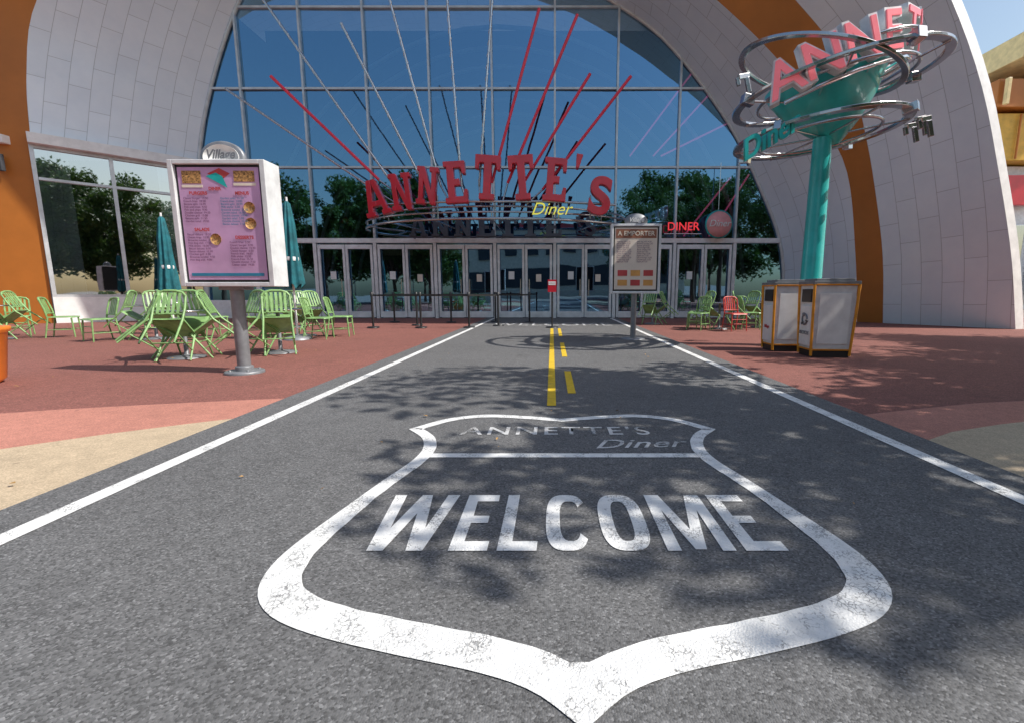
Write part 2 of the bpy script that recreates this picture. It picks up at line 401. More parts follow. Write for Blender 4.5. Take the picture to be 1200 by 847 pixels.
b.tube([(x,YF-.05,z) for x,z in outl],.07,0,6)
b.obj('mullions',bld,[MULL])
b=MB()
a,c=xs(2.95); b.box(((a+c)/2,YF-.08,2.95),(c-a-.1,.16,.17))
for x in mx: b.box((x,YF-.08,1.43),(.12,.16,2.86))
for k in range(-4,3):
    x0=.1+2.29*k
    for j in (0,1):
        l=x0+.09+j*1.06; w=1.045
        for xx in (l+.05,l+w-.05): b.box((xx,YF-.1,1.42),(.09,.07,2.76))
        b.box((l+w/2,YF-.1,2.72),(w-.19,.07,.16)); b.box((l+w/2,YF-.1,.15),(w-.19,.07,.24))
        hx=l+w-.16 if j==0 else l+.16
        b.tube([(hx,YF-.2,.85),(hx,YF-.2,1.5)],.018,1,6)
b.box((-11.3,YF-.08,.35),(4.3,.14,.7)); b.box((8.0,YF-.08,.35),(1.8,.14,.7))
b.obj('entrance_doors',bld,[ALU,DCHROME],bevel=.006)
b=MB()
for k in range(-4,3):
    if random.random()<.8: b.box((.1+2.29*k+.62,YF-.075,1.65),(.22,.01,.3),0)
    if random.random()<.6: b.box((.1+2.29*k+1.67,YF-.075,1.55),(.2,.01,.28),1)
b.obj('door_notices',bld,[WHITE,POSTER2])
# interior
b=MB()
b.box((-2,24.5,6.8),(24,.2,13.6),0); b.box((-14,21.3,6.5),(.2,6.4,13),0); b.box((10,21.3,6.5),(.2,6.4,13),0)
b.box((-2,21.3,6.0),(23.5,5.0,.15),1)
for i in range(7):
    q=[(-2+9.8*math.cos(t)*(1-.03*i),18.7+i*.85,.2+(10.6-.3*i)*math.sin(t)) for t in [math.pi*j/24 for j in range(25)]]
    b.tube(q,.09,2,6)
b.box((-2,22.8,.55),(13,.6,1.1),3); b.box((-2,22.5,1.13),(13.2,.8,.06),4)
for x in range(-11,9,2):
    b.tube([(x,20.6,6),(x,20.6,4.3)],.02,2,6); b.lathe([(.03,.25),(.28,0),(.27,-.02)],(x,20.6,4.0),3,14)
    b.lathe([(0,.74),(.4,.74),(.4,.70),(.04,.68),(.04,.05),(.25,.03),(.25,0)],(x+.6,19.9,0),4,14)
for x in (-8,-5.5,3.2,5.5): b.box((x,24.3,3.4),(1.5,.06,1.0),5)
for x0,z0,x1,z1 in ((3.0,6.2,5.6,9.6),(4.2,6.2,7.2,7.6),(3.9,6.2,6.5,9.0),(5.2,3.2,6.9,5.4),(6.2,3.2,7.6,5.5)): b.tube([(x0,18.6,z0),(x1,18.5,z1)],.035,6,6)
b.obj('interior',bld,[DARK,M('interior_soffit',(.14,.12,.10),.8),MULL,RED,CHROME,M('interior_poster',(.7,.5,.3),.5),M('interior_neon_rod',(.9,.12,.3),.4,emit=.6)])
b=MB(); b.poly([(-14,18.02,.02),(10,18.02,.02),(10,24.4,.02),(-14,24.4,.02)]); b.obj('interior_floor',bld,[M('interior_tile',(.18,.15,.13),.25,0,.3,1)])
# left window wing
P0=Vector((-13.4,17.93,0));P1=Vector((-16.25,15.0,0)); dv=(P1-P0); Lw=dv.length; u=dv/Lw; nrm=Vector((-u.y,u.x,0)); 
if nrm.y>0: nrm=-nrm
ang=math.atan2(u.y,u.x)
b=MB()
def wb(t0,t1,z0,z1,th,off,mat):
    c=P0+u*((t0+t1)/2)+nrm*off; b.box((c.x,c.y,(z0+z1)/2),(t1-t0,th,z1-z0),mat,(0,0,ang))
wb(0,Lw,0,.85,.2,0,0); wb(0,Lw,5.55,5.85,.5,.1,0)
for t in (.04,Lw*.55,Lw-.05): wb(t-.05,t+.05,.85,5.55,.14,.03,1)
wb(.1,Lw-.1,.85,.93,.13,.03,1); wb(.1,Lw-.1,5.45,5.549,.13,.03,1); wb(.1,Lw*.55-.051,4.5,4.58,.12,.03,1); wb(Lw*.55+.051,Lw-.11,4.5,4.58,.12,.03,1)
b.obj('side_window_frame',bld,[WHITE,MULL])
b=MB(); a=P0;c=P1
b.poly([(a.x,a.y,.86),(c.x,c.y,.86),(c.x,c.y,5.54),(a.x,a.y,5.54)]); b.obj('side_window_glass',bld,[GLASS2])
b=MB(); b.box((-17,18.6,3),(3.2,.2,6)); b.obj('side_room_wall',bld,[DARK])
b=MB(); b.box((-16.75,14.75,5.6),(.3,.3,.25),0); b.box((-16.75,14.6,4.9),(.16,.12,.5),1); b.obj('pier_lamp',bld,[WHITE,DARK],bevel=.02)

# canopy + sunburst + sign
mq=empty('diner_marquee_sign')
b=MB()
def ell(a,bb,z,n=40): return [(-1.9+a*math.cos(t),17.85-bb*math.sin(t),z) for t in [math.pi*i/n for i in range(n+1)]]
for (a,bb,z,r) in ((5.0,3.0,3.30,.045),(5.0,3.0,3.5,.03),(4.6,2.7,3.72,.03)): b.tube(ell(a,bb,z),r,0,8)
for i in range(1,16):
    t=math.pi*i/16; p=(-1.9+5*math.cos(t),17.85-3*math.sin(t))
    if i%2==0:
        b.tube([(p[0],p[1],3.3),(p[0],p[1],3.5)],.02,0,6)
        b.tube([(p[0],p[1],3.5),(-1.9+4.6*math.cos(t),17.85-2.7*math.sin(t),3.72)],.02,0,6)
        b.tube([(p[0],p[1],3.3),(-1.9+.8*5*math.cos(t),17.85,3.3)],.025,0,6)
b.tube([(-5.7,14.95,3.72),(-3,14.9,3.82),(0,14.9,3.82),(2,14.95,3.72)],.04,0,8)
for x in (-5.3,-3.6,-1.8,.2,1.2): b.tube([(x,14.93,3.3),(x,14.93,4.0)],.025,0,6)
b.obj('canopy_frame',mq,[DCHROME])
SL={'T':[[(.0,1),(.0,.68),(.14,.68),(.18,.82),(.35,.82),(.35,.14),(.2,.14),(.2,0),(.8,0),(.8,.14),(.65,.14),(.65,.82),(.82,.82),(.86,.68),(1,.68),(1,1)]],
'E':[[(0,1),(0,.87),(.13,.87),(.13,.13),(0,.13),(0,0),(1,0),(1,.33),(.86,.33),(.80,.16),(.44,.16),(.44,.42),(.68,.42),(.68,.58),(.44,.58),(.44,.84),(.76,.84),(.81,.69),(.95,.69),(.95,1)]],
'N':[[(0,1),(0,.87),(.1,.87),(.1,.13),(0,.13),(0,0),(.42,0),(.42,.13),(.32,.13),(.32,.62),(.68,0),(.9,0),(.9,.87),(1,.87),(1,1),(.58,1),(.58,.87),(.68,.87),(.68,.40),(.34,1)]],
'A':[[(.5,1),(.33,1),(.1,.13),(0,.13),(0,0),(.37,0),(.37,.13),(.30,.13),(.33,.27),(.5,.27),(.5,.41),(.37,.41),(.5,.86)],[(.5,1),(.5,.86),(.63,.41),(.5,.41),(.5,.27),(.67,.27),(.70,.13),(.63,.13),(.63,0),(1,0),(1,.13),(.9,.13),(.67,1)]],
"'":[[(.2,1),(.8,1),(.55,.62),(.3,.62)]]}
def slab(b,ch,cx_,y,cz,w,h,rot,th,mat=0):
    r=Matrix.Rotation(R(rot),3,'Y')
    for P in SL[ch]:
        b.prism(P,lambda px,pz,t:Vector((cx_,y,cz))+r@Vector(((px-.5)*w,t,(pz-.5)*h)),th,mat)
b=MB()
for ch,x,z,a,w,h in (('A',-5.5,3.90,-14,.80,1.08),('N',-4.68,4.08,-6,.68,1.10),('N',-3.86,4.26,5,.66,1.12),('E',-2.98,4.36,-3,.70,1.24),('T',-2.0,4.5,4,.78,1.32),('T',-.94,4.5,-4,.78,1.32),('E',.10,4.44,5,.72,1.28),("'",.78,4.64,8,.34,1.1)):
    slab(b,ch,x,14.72,z,w,h,a,.26)
b.obj('red_letters',mq,[RED],bevel=.02)
s_=text('letter_s',mq,'S',1.50,(1.48,14.85,3.90),FR,RED,ext=.13,off=.04,bev=.015); s_.rotation_euler=(Matrix.Rotation(R(8),3,'Y')@Euler(FR).to_matrix()).to_euler()
b=MB()  # solid dark letters added to imitate the red letters' reflection in the glass
for i,ch in enumerate("ANNETTE"): slab(b,ch,-4.9+i*.82,17.2,3.36,.66,.66,0,.12)
slab(b,"'",.95,17.2,3.4,.3,.66,0,.1)
b.tube([(-5.5,17.3,3.02),(1.9,17.3,3.02)],.03,0,6)
for x in (-5.2,-1.9,1.6): b.tube([(x,17.3,3.02),(x,17.9,3.02)],.02,0,6)
b.obj('reflected_look_letters',mq,[REFLM]); text('reflected_look_s',mq,"S",.88,(1.4,17.26,3.36),FR,REFLM,ext=.05,off=.02)
text('diner_neon',mq,'Diner',.52,(-.05,14.45,3.50),FR,YNEON,ext=.015,shear=.4,off=-.004)
red=[((-8.49,7.45),(-5.45,4.5)),((-.38,9.3),(-1.9,4.4)),((.75,9.14),(-1.4,4.4)),((1.15,7.52),(-.9,4.4)),((2.38,7.45),(-.3,4.2))]
chs=[((-9.9,7.11),(-5.6,4.2)),((-8.57,9.6),(-4.9,4.2)),((-6.27,8.91),(-4.0,4.3)),((-4.86,9.8),(-3.5,4.3)),((-3.11,9.8),(-2.85,4.3)),((-1.74,9.8),(-2.3,4.3))]
b=MB()
for (e,s0) in red:
    b.tube([(s0[0],15.05,s0[1]),(e[0],14.9,e[1])],.045,0,8); b.tube([(s0[0],15.05,s0[1]),(s0[0]*.7-.6,15.0,3.75)],.03,1,6)
for (e,s0) in chs:
    b.tube([(s0[0],15.05,s0[1]),(e[0],14.9,e[1])],.035,1,8); b.tube([(s0[0],15.05,s0[1]),(s0[0]*.8-.4,15.0,3.75)],.025,1,6)
    n_=34; d=Vector((e[0]-s0[0],-.15,e[1]-s0[1])); pts=[]
    for i in range(n_*6+1):
        t=i/(n_*6); q=t*n_*2*math.pi*.5; pp=Vector((s0[0],15.05,s0[1]))+d*t
        pts.append(pp+Vector((.04*math.cos(q),.04*math.sin(q),0)))
    b.tube(pts,.008,2,4)
b.obj('sunburst_rods',mq,[REDROD,DCHROME,LIGHTM])
ns=empty('round_neon_sign',(6.2,17.6,3.5))
b=MB(); b.lathe([(0,.0),(.46,0),(.46,.1),(0,.1)],(0,0,0),0,32,FR); b.lathe([(.47,.02),(.52,.06),(.47,.1)],(0,0,0),1,32,FR); b.tube([(0,.05,.4),(0,.05,2.2)],.015,2,6); b.obj('disc',ns,[M('pink_sign_face',(.8,.35,.35),.4),TEAL,CHROME])
text('label',ns,'Diner',.34,(0,-.13,.02),FR,WHITE,ext=.01,shear=.3)
rs=empty('red_neon_window_sign',(4.9,17.6,3.42)); text('label',rs,'DINER',.42,(0,0,0),FR,RNEON,ext=.01); 
b=MB(); b.tube([(-.7,.06,-.25),(.7,.06,-.25)],.02,0,6); b.tube([(-.6,.06,-.25),(-.6,.3,-.25)],.015); b.tube([(.6,.06,-.25),(.6,.3,-.25)],.015); b.obj('rail',rs,[CHROME])

# ---------------------------------------------------------------- pole sign
ps=empty('diner_pole_sign',(4.8,8.6,0))
b=MB()
b.lathe([(.36,0),(.36,.03),(.2,.06),(.19,.1),(.155,3.4),(.15,3.7)],(0,0,0),0,24)
tl=(0,R(-15),0)
b.lathe([(.05,-.62),(.14,-.56),(.42,-.32),(.70,.0),(.90,.38),(.96,.55),(.93,.57),(.8,.45),(0,.30)],(.08,0,4.2),0,36,tl)
b.obj('pole_and_bowl',ps,[TEAL])
b=MB()
def ring(c,r,tilt,pitch,rad,n=64,mat=0,flat=None):
    m=Euler((R(pitch),R(tilt),0)).to_matrix()
    if flat is None:
        b.tube([m@Vector((r*math.cos(2*math.pi*i/n),r*math.sin(2*math.pi*i/n),0))+Vector(c) for i in range(n)],rad,mat,8,closed=True)
    else:
        vs=[];fs=[]
        for i in range(n):
            a=2*math.pi*i/n
            for rr,zz in ((r,0),(r+flat,0),(r+flat,.05),(r,.05)): vs.append(m@Vector((rr*math.cos(a),rr*math.sin(a),zz))+Vector(c))
        for i in range(n):
            j=(i+1)%n
            for k in range(4): l=(k+1)%4; fs.append((i*4+k,i*4+l,j*4+l,j*4+k))
        b.add(vs,fs,mat)
ring((.1,0,4.5),1.50,-10,0,0,flat=.14); ring((.1,0,4.5),1.2,-10,0,.03)
ring((-.1,0,3.72),1.25,-6,0,0,flat=.14); ring((-.1,0,3.72),.95,-6,0,.028)
ring((-.35,-.3,4.66),1.2,14,8,0,flat=.1); ring((.3,.1,4.85),1.1,-16,-4,.03)
for k in range(12):
    a=R(30*k+8); 
    m=Euler((0,R(-10),0)).to_matrix(); p=m@Vector((1.6*math.cos(a),1.6*math.sin(a),0))+Vector((.1,0,4.5)); q=m@Vector((.5*math.cos(a),.5*math.sin(a),-.0))+Vector((.1,0,4.35))
    if k%2==0: b.tube([p,q],.02,0,6)
    if k%3==0: b.box(p+Vector((0,0,.02)),(.2,.14,.16),0,(0,R(-10),a))
    m=Euler((0,R(-6),0)).to_matrix(); p=m@Vector((1.35*math.cos(a),1.35*math.sin(a),0))+Vector((-.1,0,3.72)); q=m@Vector((.14*math.cos(a),.14*math.sin(a),0))+Vector((0,0,3.72))
    if k%2: b.tube([p,q],.02,0,6)
    if k%3==1: b.box(p,(.2,.12,.14),0,(0,R(-10),a))
for (x,y,z) in ((1.62,.1,3.95),(1.85,.2,4.1),(1.4,-.5,3.85),(-1.35,.3,4.85)):
    b.box((x,y,z),(.24,.06,.08),0,(0,R(-15),R(20))); b.box((x+.08,y-.02,z-.16),(.07,.06,.26),0,(0,R(-15),0)); b.box((x-.1,y-.02,z-.10),(.06,.06,.14),0,(0,R(-15),0))
b.obj('chrome_rings',ps,[DCHROME],bevel=.008)
L7=[('A',-1.15,-.85,4.28,-24,22,1.0),('N',-.68,-1.0,4.50,-10,20,1.0),('N',-.12,-1.0,4.74,5,18,1.02),('E',.40,-.85,4.95,20,14,1.02),('T',.86,-.6,5.12,36,8,1.0),('T',1.24,-.22,5.24,52,5,1.0),('E',1.46,.3,5.32,78,3,.95),('S',1.5,.85,5.32,100,0,.95)]
for i,(ch,x,y,z,yaw,roll,k) in enumerate(L7):
    m=Matrix.Rotation(R(yaw),3,'Z')@Matrix.Rotation(R(-roll),3,'Y')@Euler(FR).to_matrix()
    f=m@Vector((0,0,1))
    text('letter_back_%d'%i,ps,ch,.78*k,(x,y,z),m.to_euler(),LIGHTM,ext=.09,off=.035)
    text('letter_face_%d'%i,ps,ch,.76*k,Vector((x,y,z))+f*.1,m.to_euler(),PINKN,ext=.012,off=.008)
b=MB(); b.tube([(-1.1,-.8,3.98),(-.66,-.98,4.16),(-.1,-1.0,4.38),(.42,-.85,4.58),(.88,-.6,4.76),(1.27,-.2,4.88),(1.5,.3,4.96),(1.52,.9,4.98)],.035,0,8)
for p,q in (((-.6,-.98,4.18),(-.4,-.5,4.2)),((.1,-.94,4.46),(.2,-.7,4.45)),((1.0,-.5,4.80),(.8,-.2,4.7))): b.tube([p,q],.03,0,6)
b.obj('letter_rail',ps,[CHROME])
text('diner_script',ps,'Diner',.42,(-1.38,-.9,3.42),(Matrix.Rotation(R(-30),3,'Y')@Euler(FR).to_matrix()).to_euler(),TEAL,ext=.03,shear=.5,off=.010)

# ---------------------------------------------------------------- menu boards
mb=empty('menu_board',(-3.87,5.67,0))
b=MB()
b.lathe([(0,.035),(.21,.035),(.22,.02),(.22,.0)],(0,0,.004),1,28); b.lathe([(.075,.03),(.075,1.07)],(0,0,0),1,20); b.lathe([(.1,.03),(.1,.09),(.076,.1)],(0,0,0),1,20)
for k in range(4): b.lathe([(.018,.035),(.018,.055),(0,.058)],(.16*math.cos(.8+k*1.57),.16*math.sin(.8+k*1.57),0),1,8)
for sx_ in(-1,1):
    b.box((sx_*.53,0,1.79),(.06,.30,1.44),0)
b.box((0,0,1.095),(1.0,.30,.05),0); b.box((0,0,2.485),(1.0,.30,.05),0)
b.box((0,0,1.79),(.999,.22,1.338),2)
b.box((0,0,1.05),(.3,.2,.04),1)
b.obj('cabinet',mb,[LIGHTM,GREYM,BLACK],bevel=.012)
b=MB(); b.box((0,-.116,1.79),(.94,.01,1.28),0); b.box((-.31,-.124,2.32),(.22,.004,.14),5); b.box((.30,-.124,2.33),(.24,.004,.12),5)
b.box((-.31,-.1235,2.22),(.24,.003,.03),1); b.box((.30,-.1235,2.24),(.26,.003,.03),1)
b.box((0,-.124,1.21),(.86,.004,.035),2)
for x,z in ((.33,1.98),(.33,1.8),(-.1,1.62)): b.lathe([(0,0),(.065,0),(.065,.003)],(x,-.125,z),5,20,FR)
b.poly([(-.12,-.1245,2.36),(0,-.1245,2.27),(.14,-.1245,2.36),(.02,-.1245,2.42)],3); b.poly([(-.14,-.1255,2.33),(.1,-.1255,2.20),(.05,-.1255,2.33),(-.02,-.1255,2.37)],4)
b.obj('poster',mb,[POSTER,CREAM,INKB,INKR,TEAL,FOOD])
items=["Classic burger","Double cheese","Bacon deluxe","Chicken grill","Hot dog chili","Fish and chips","Garden salad","Caesar salad","Onion rings","French fries","Milk shake","Banana split","Apple pie","Brownie sundae"]
def col(x,z,n,sz,name,mat):
    t="\n".join("%s  %d.%02d"%(random.choice(items),random.randint(4,21),random.choice((0,50,90))) for _ in range(n))
    text(name,mb,t,sz,(x,-.1275,z),FR,mat,align='LEFT',line=.95)
col(-.43,2.10,9,.034,'menu_text_1',INK);col(-.43,1.69,10,.034,'menu_text_2',INK);col(.0,2.10,10,.034,'menu_text_3',INKB);col(.06,1.60,9,.034,'menu_text_4',INK)
for x,z,t in ((-.25,2.14,'BURGERS'),(-.25,1.73,'SALADS'),(.24,1.64,'DESSERTS'),(.26,2.14,'MENUS'),(-.05,2.19,'DINER')): text('heading',mb,t,.05,(x,-.128,z),FR,INKR,off=.002)
b=MB(); b.lathe([(0,-.03),(.24,-.03),(.26,-.02),(.26,.02),(.24,.03),(0,.03)],(.0,0,2.56),0,32,FR,sy=.72); b.lathe([(0,0),(.21,0),(.21,.01)],(0,-.035,2.56),1,32,FR,sy=.68); b.obj('topper',mb,[GREYM,WHITE])
text('topper_text',mb,'Village',.14,(0,-.06,2.585),FR,GREYM,shear=.3,off=.004,sx=.95)
m2=empty('takeaway_menu_board',(1.74,9.8,0))
b=MB()
b.lathe([(0,.03),(.26,.03),(.27,.0)],(0,0,.004),1,28); b.lathe([(.06,.03),(.06,.99)],(0,0,0),1,16)
for s_ in(-1,1): b.box((s_*.495,0,1.685),(.05,.2,1.42),0)
b.box((0,0,1.0),(.939,.2,.05),0); b.box((0,0,2.37),(.939,.2,.05),0); b.box((0,0,1.685),(.938,.14,1.318),2)
b.obj('cabinet',m2,[LIGHTM,GREYM,BLACK],bevel=.01)
b=MB(); b.box((0,-.076,1.69),(.88,.01,1.26),0); b.box((0,-.084,2.2),(.84,.004,.18),1)
for i in range(2):
    for j in range(3): b.box((-.27+.27*j,-.084,1.2+.2*i),(.2,.004,.12),2 if (i+j)%2 else 3)
b.obj('poster',m2,[POSTER2,M('brown_ink',(.3,.12,.07),.6),INKR,M('orange_ink',(.7,.35,.1),.6)])
text('title',m2,'A EMPORTER',.13,(0,-.09,2.2),FR,CREAM,off=.002)
for x in(-.4,.02):
    t="\n".join("%s %d.50"%(random.choice(items),random.randint(4,15)) for _ in range(11)); text('menu_text',m2,t,.045,(x,-.088,2.06),FR,INK,align='LEFT',line=.9,sx=.85)
b=MB(); b.lathe([(0,-.03),(.22,-.03),(.24,0),(.22,.03),(0,.03)],(0,0,2.46),0,28,FR,sy=.65); b.obj('topper',m2,[GREYM]); text('topper_text',m2,'Village',.12,(0,-.045,2.48),FR,WHITE,shear=.3,off=.003)

# ---------------------------------------------------------------- recycling bins
def bin_(loc,rz,sym):
    e=empty('recycling_bin',loc,(0,0,rz)); b=MB(); w,d,h=.66,.52,1.14
    b.box((0,0,.62),(w-.05,d-.05,1.0),0,taper=.93)
    b.box((0,0,.07),(w*.84,d*.84,.13),2)
    b.box((0,0,1.145),(w+.02,d+.02,.05),3); b.box((0,0,1.19),(w-.1,d-.1,.04),3)
    for sx_ in(-1,1):
        for sy_ in(-1,1):
            b.tube([(sx_*(w/2-.045),sy_*(d/2-.045),.03),(sx_*(w/2-.02),sy_*(d/2-.02),.6),(sx_*(w/2-.005),sy_*(d/2-.005),1.12)],.022,1,8)
    for sy_ in(-1,1):
        b.tube([(-w/2+.03,sy_*(d/2-.005),1.12),(w/2-.03,sy_*(d/2-.005),1.12)],.018,1,8); b.tube([(-w/2+.06,sy_*(d/2-.04),.12),(w/2-.06,sy_*(d/2-.04),.12)],.015,1,8)
    for sx_ in(-1,1):
        b.tube([(sx_*(w/2-.005),-d/2+.03,1.12),(sx_*(w/2-.005),d/2-.03,1.12)],.018,1,8); b.tube([(sx_*(w/2-.04),-d/2+.06,.12),(sx_*(w/2-.04),d/2-.06,.12)],.015,1,8)
    b.box((0,-d/2+.022,.60),(w-.2,.012,.78),4,(R(1.2),0,0))
    b.box((-w/2+.018,0,.95),(.02,d-.2,.2),2)
    b.box((-w/2+.024,0,.48),(.012,d-.14,.62),4,(0,R(-1.2),0))
    b.obj('body',e,[LIGHTM,BINY,BLACK,GREYM,WHITE],bevel=.012)
    b=MB()
    if sym:
        for k in range(3):
            a=R(90+120*k); p=[]
            for t in (0,.35,.7,1):
                q=a+R(85)*t; rr=.08; p.append((-w/2+.008,rr*math.cos(q),.58+rr*math.sin(q)))
            b.tube(p,.016,0,6); q=a+R(98); b.lathe([(.034,0),(0,.05)],(-w/2+.008,.082*math.cos(q),.58+.082*math.sin(q)),0,6,(a+R(98),0,0))
        b.obj('recycling_symbol',e,[GREYM])
    text('label',e,'Village' if not sym else 'RECYCLE',.075,(-w/2+.008,0,.42 if not sym else .37),(R(90),0,R(-90)),INKR if not sym else GREYM,ext=.003,off=.001,shear=.2)
bin_((4.33,7.24,0),R(-5),True)
bin_((4.06,7.95,0),R(-3),False)

# ---------------------------------------------------------------- chairs, tables, parasols
def chair_mesh():
    b=MB()
    for sx_ in(-1,1):
        b.tube([(sx_*.215,-.215,.0),(sx_*.195,-.19,.43)],[.013,.017],0,8)
        b.tube([(sx_*.205,.26,.0),(sx_*.19,.19,.43),(sx_*.195,.22,.62),(sx_*.19,.275,.82)],[.013,.017,.017,.016],0,8)
        b.tube([(sx_*.21,-.205,.17),(sx_*.2,.235,.17)],.01,0,6)
    b.tube([(-.205,.0,.17),(.205,.0,.17)],.01,0,6); b.tube([(-.2,-.2,.30),(.2,-.2,.30)],.01,0,6)
    b.tube([(-.19,.275,.81),(-.15,.295,.86),(-.07,.315,.875),(.07,.315,.875),(.15,.295,.86),(.19,.275,.81)],.019,0,8)
    b.tube([(-.19,.2,.53),(0,.22,.53),(.19,.2,.53)],.013,0,6)
    for x in (-.125,-.0625,0,.0625,.125):
        b.box((x,.262,.69),(.034,.007,.335),0,(R(-14),0,0))
    n=9; vs=[];fs=[]
    for k,zt in enumerate((.44,.462)):
        for i in range(n):
            for j in range(n):
                x=-.215+.43*i/(n-1); y=-.22+.42*j/(n-1); w=1-.06*(y+.22)/.42
                vs.append((x*w,y,zt-.012*math.cos(x/.215*1.5)*math.cos(y/.22*1.4)-(.01 if j==0 else 0)))
        for i in range(n-1):
            for j in range(n-1):
                a=k*n*n+i*n+j; fs.append((a,a+n,a+n+1,a+1))
    bd=[i*n for i in range(n)]+[(n-1)*n+j for j in range(1,n)]+[i*n+n-1 for i in range(n-2,-1,-1)]+[j for j in range(n-2,0,-1)]
    for q in range(len(bd)): a=bd[q];c=bd[(q+1)%len(bd)]; fs.append((a,c,c+n*n,a+n*n))
    b.add(vs,fs,0,True)
    return b
cm=chair_mesh()
proto=cm.obj('metal_chair',None,[GREEN]); cmesh=proto.data; bpy.data.objects.remove(proto)
rmesh=cmesh.copy(); rmesh.materials[0]=REDCH
def chair(x,y,al,tilt=0,mesh=cmesh):
    o=bpy.data.objects.new('metal_chair',mesh); COL.objects.link(o)
    e=Euler((R(tilt),0,R(al))); o.rotation_euler=e
    o.location=Vector((x,y,.0))-(e.to_matrix()@Vector((0,-.215,0)) if tilt else Vector((0,0,0))) ; o.location.z+=.01
def table(x,y,lean=(),r=.36):
    b=MB(); b.lathe([(0,.735),(r,.735),(r+.01,.725),(r,.71),(0,.705)],(0,0,0),0,32); b.lathe([(.03,.71),(.03,.06),(.05,.04),(.24,.02),(.25,0)],(0,0,.006),1,20)
    b.obj('cafe_table',None,[CHROME,GREYM],loc=(x,y,0))
    for a in lean:
        f=Vector((math.cos(R(a)),math.sin(R(a))))
        px,py=x+f.x*(r+.04),y+f.y*(r+.04); fx,fy=-f.x,-f.y
        chair(px,py,math.degrees(math.atan2(fx,-fy)),37+random.uniform(-2,3))
def parasol(x,y,h,r=.17):
    b=MB(); seg=48; vs=[];fs=[]
    prof=[(.02,h),(.06,h-.05),(r*.62,h-.5),(r*.72,h-.95),(r*.95,h-1.35),(r*1.1,h-1.72)]
    for i,(q,z) in enumerate(prof):
        for k in range(seg):
            a=2*math.pi*k/seg; qq=q*(1+.24*math.cos(8*a+.6*i)*min(1,i/2)); vs.append((qq*math.cos(a),qq*math.sin(a),z-.05*math.cos(8*a)*(i==5)))
    for i in range(len(prof)-1):
        for k in range(seg): l=(k+1)%seg; fs.append((i*seg+k,i*seg+l,(i+1)*seg+l,(i+1)*seg+k))
    b.add(vs,fs,0,True); b.tube([(0,0,.03),(0,0,h+.08)],.022,1,10); b.lathe([(0,.1),(.08,.09),(.26,.05),(.28,0)],(0,0,.006),2,24); b.lathe([(r*.82,h-1.2),(r*.86,h-1.16),(r*.82,h-1.12)],(0,0,0),1,24)
    b.obj('closed_parasol',None,[TEALD,ALU,GREYM],loc=(x,y,0))
table(-5.65,7.0,(225,285,20,110)); 
table(-4.55,7.6,(245,300,120))
table(-8.6,9.9,(200,320)); chair(-9.35,9.45,-25); chair(-7.7,10.4,150)
table(-5.75,10.6,(250,330)); chair(-5.05,9.9,95); chair(-4.85,10.5,100); chair(-6.6,10.2,-60)
table(-11.9,9.8,(300,230,20)); chair(-11.0,10.3,120); chair(-12.4,10.6,40)
table(-10.4,12.6,(200,300)); table(-7.4,13.2,(230,320)); chair(-8.3,13,-80)
parasol(-9.1,11.0,2.75); parasol(-5.45,9.75,2.85)
table(4.6,12.6,(200,340)); chair(3.9,12.2,-50); chair(4.1,13.0,-110); chair(4.75,11.9,10,0,rmesh); chair(5.4,12.5,80)
table(6.0,13.2,(210,320)); chair(6.6,12.8,70); chair(5.6,13.9,170)
table(3.2,14.6,(240,330)); chair(7.3,13.6,100)
b=MB(); b.lathe([(.25,0),(.3,.05),(.36,.55),(.39,.58),(.39,.62),(.33,.62),(.31,.52),(0,.5)],(0,0,.006),0,28); b.obj('orange_planter',None,[M('orange_plastic',(.8,.22,.03),.4)],loc=(-6.41,4.9,0))

# ---------------------------------------------------------------- queue barriers
qb=empty('queue_barrier')
posts=[(-5.05,12.9),(-4.1,13.9),(-3.35,15.2),(-2.34,12.9),(-1.6,13.6),(-.75,15.2),(-5.3,15.4),(-1.9,15.4),(-3.7,12.9)]
b=MB()
for x,y in posts:
    b.lathe([(0,.03),(.16,.025),(.17,0)],(x,y,.02),0,20); b.tube([(x,y,.03),(x,y,.98)],.03,0,10); b.lathe([(.04,.9),(.042,1.0),(0,1.02)],(x,y,0),0,14)
b.obj('posts',qb,[BLACK])
b=MB()
for i,j in ((0,8),(8,3),(3,4),(1,2),(6,2),(2,7),(7,5)):
    p,q=Vector((*posts[i],0)),Vector((*posts[j],0)); d=q-p; c=(p+q)/2; b.box((c.x,c.y,.92),(d.length-.06,.006,.05),0,(0,0,math.atan2(d.y,d.x)))
b.obj('belts',qb,[BLACK])
sg=empty('entrance_notice_stand',(0.0,12.9,0)); b=MB(); b.lathe([(0,.03),(.17,.025),(.18,0)],(0,0,.02),0,20); b.tube([(0,0,.03),(0,0,1.15)],.022,0,8); b.box((0,-.03,1.18),(.24,.02,.34),1); b.box((0,-.042,1.25),(.2,.004,.1),2); b.obj('stand',sg,[BLACK,RED,WHITE])
text('label',sg,'ENTRANCE',.035,(0,-.046,1.25),FR,INKR)

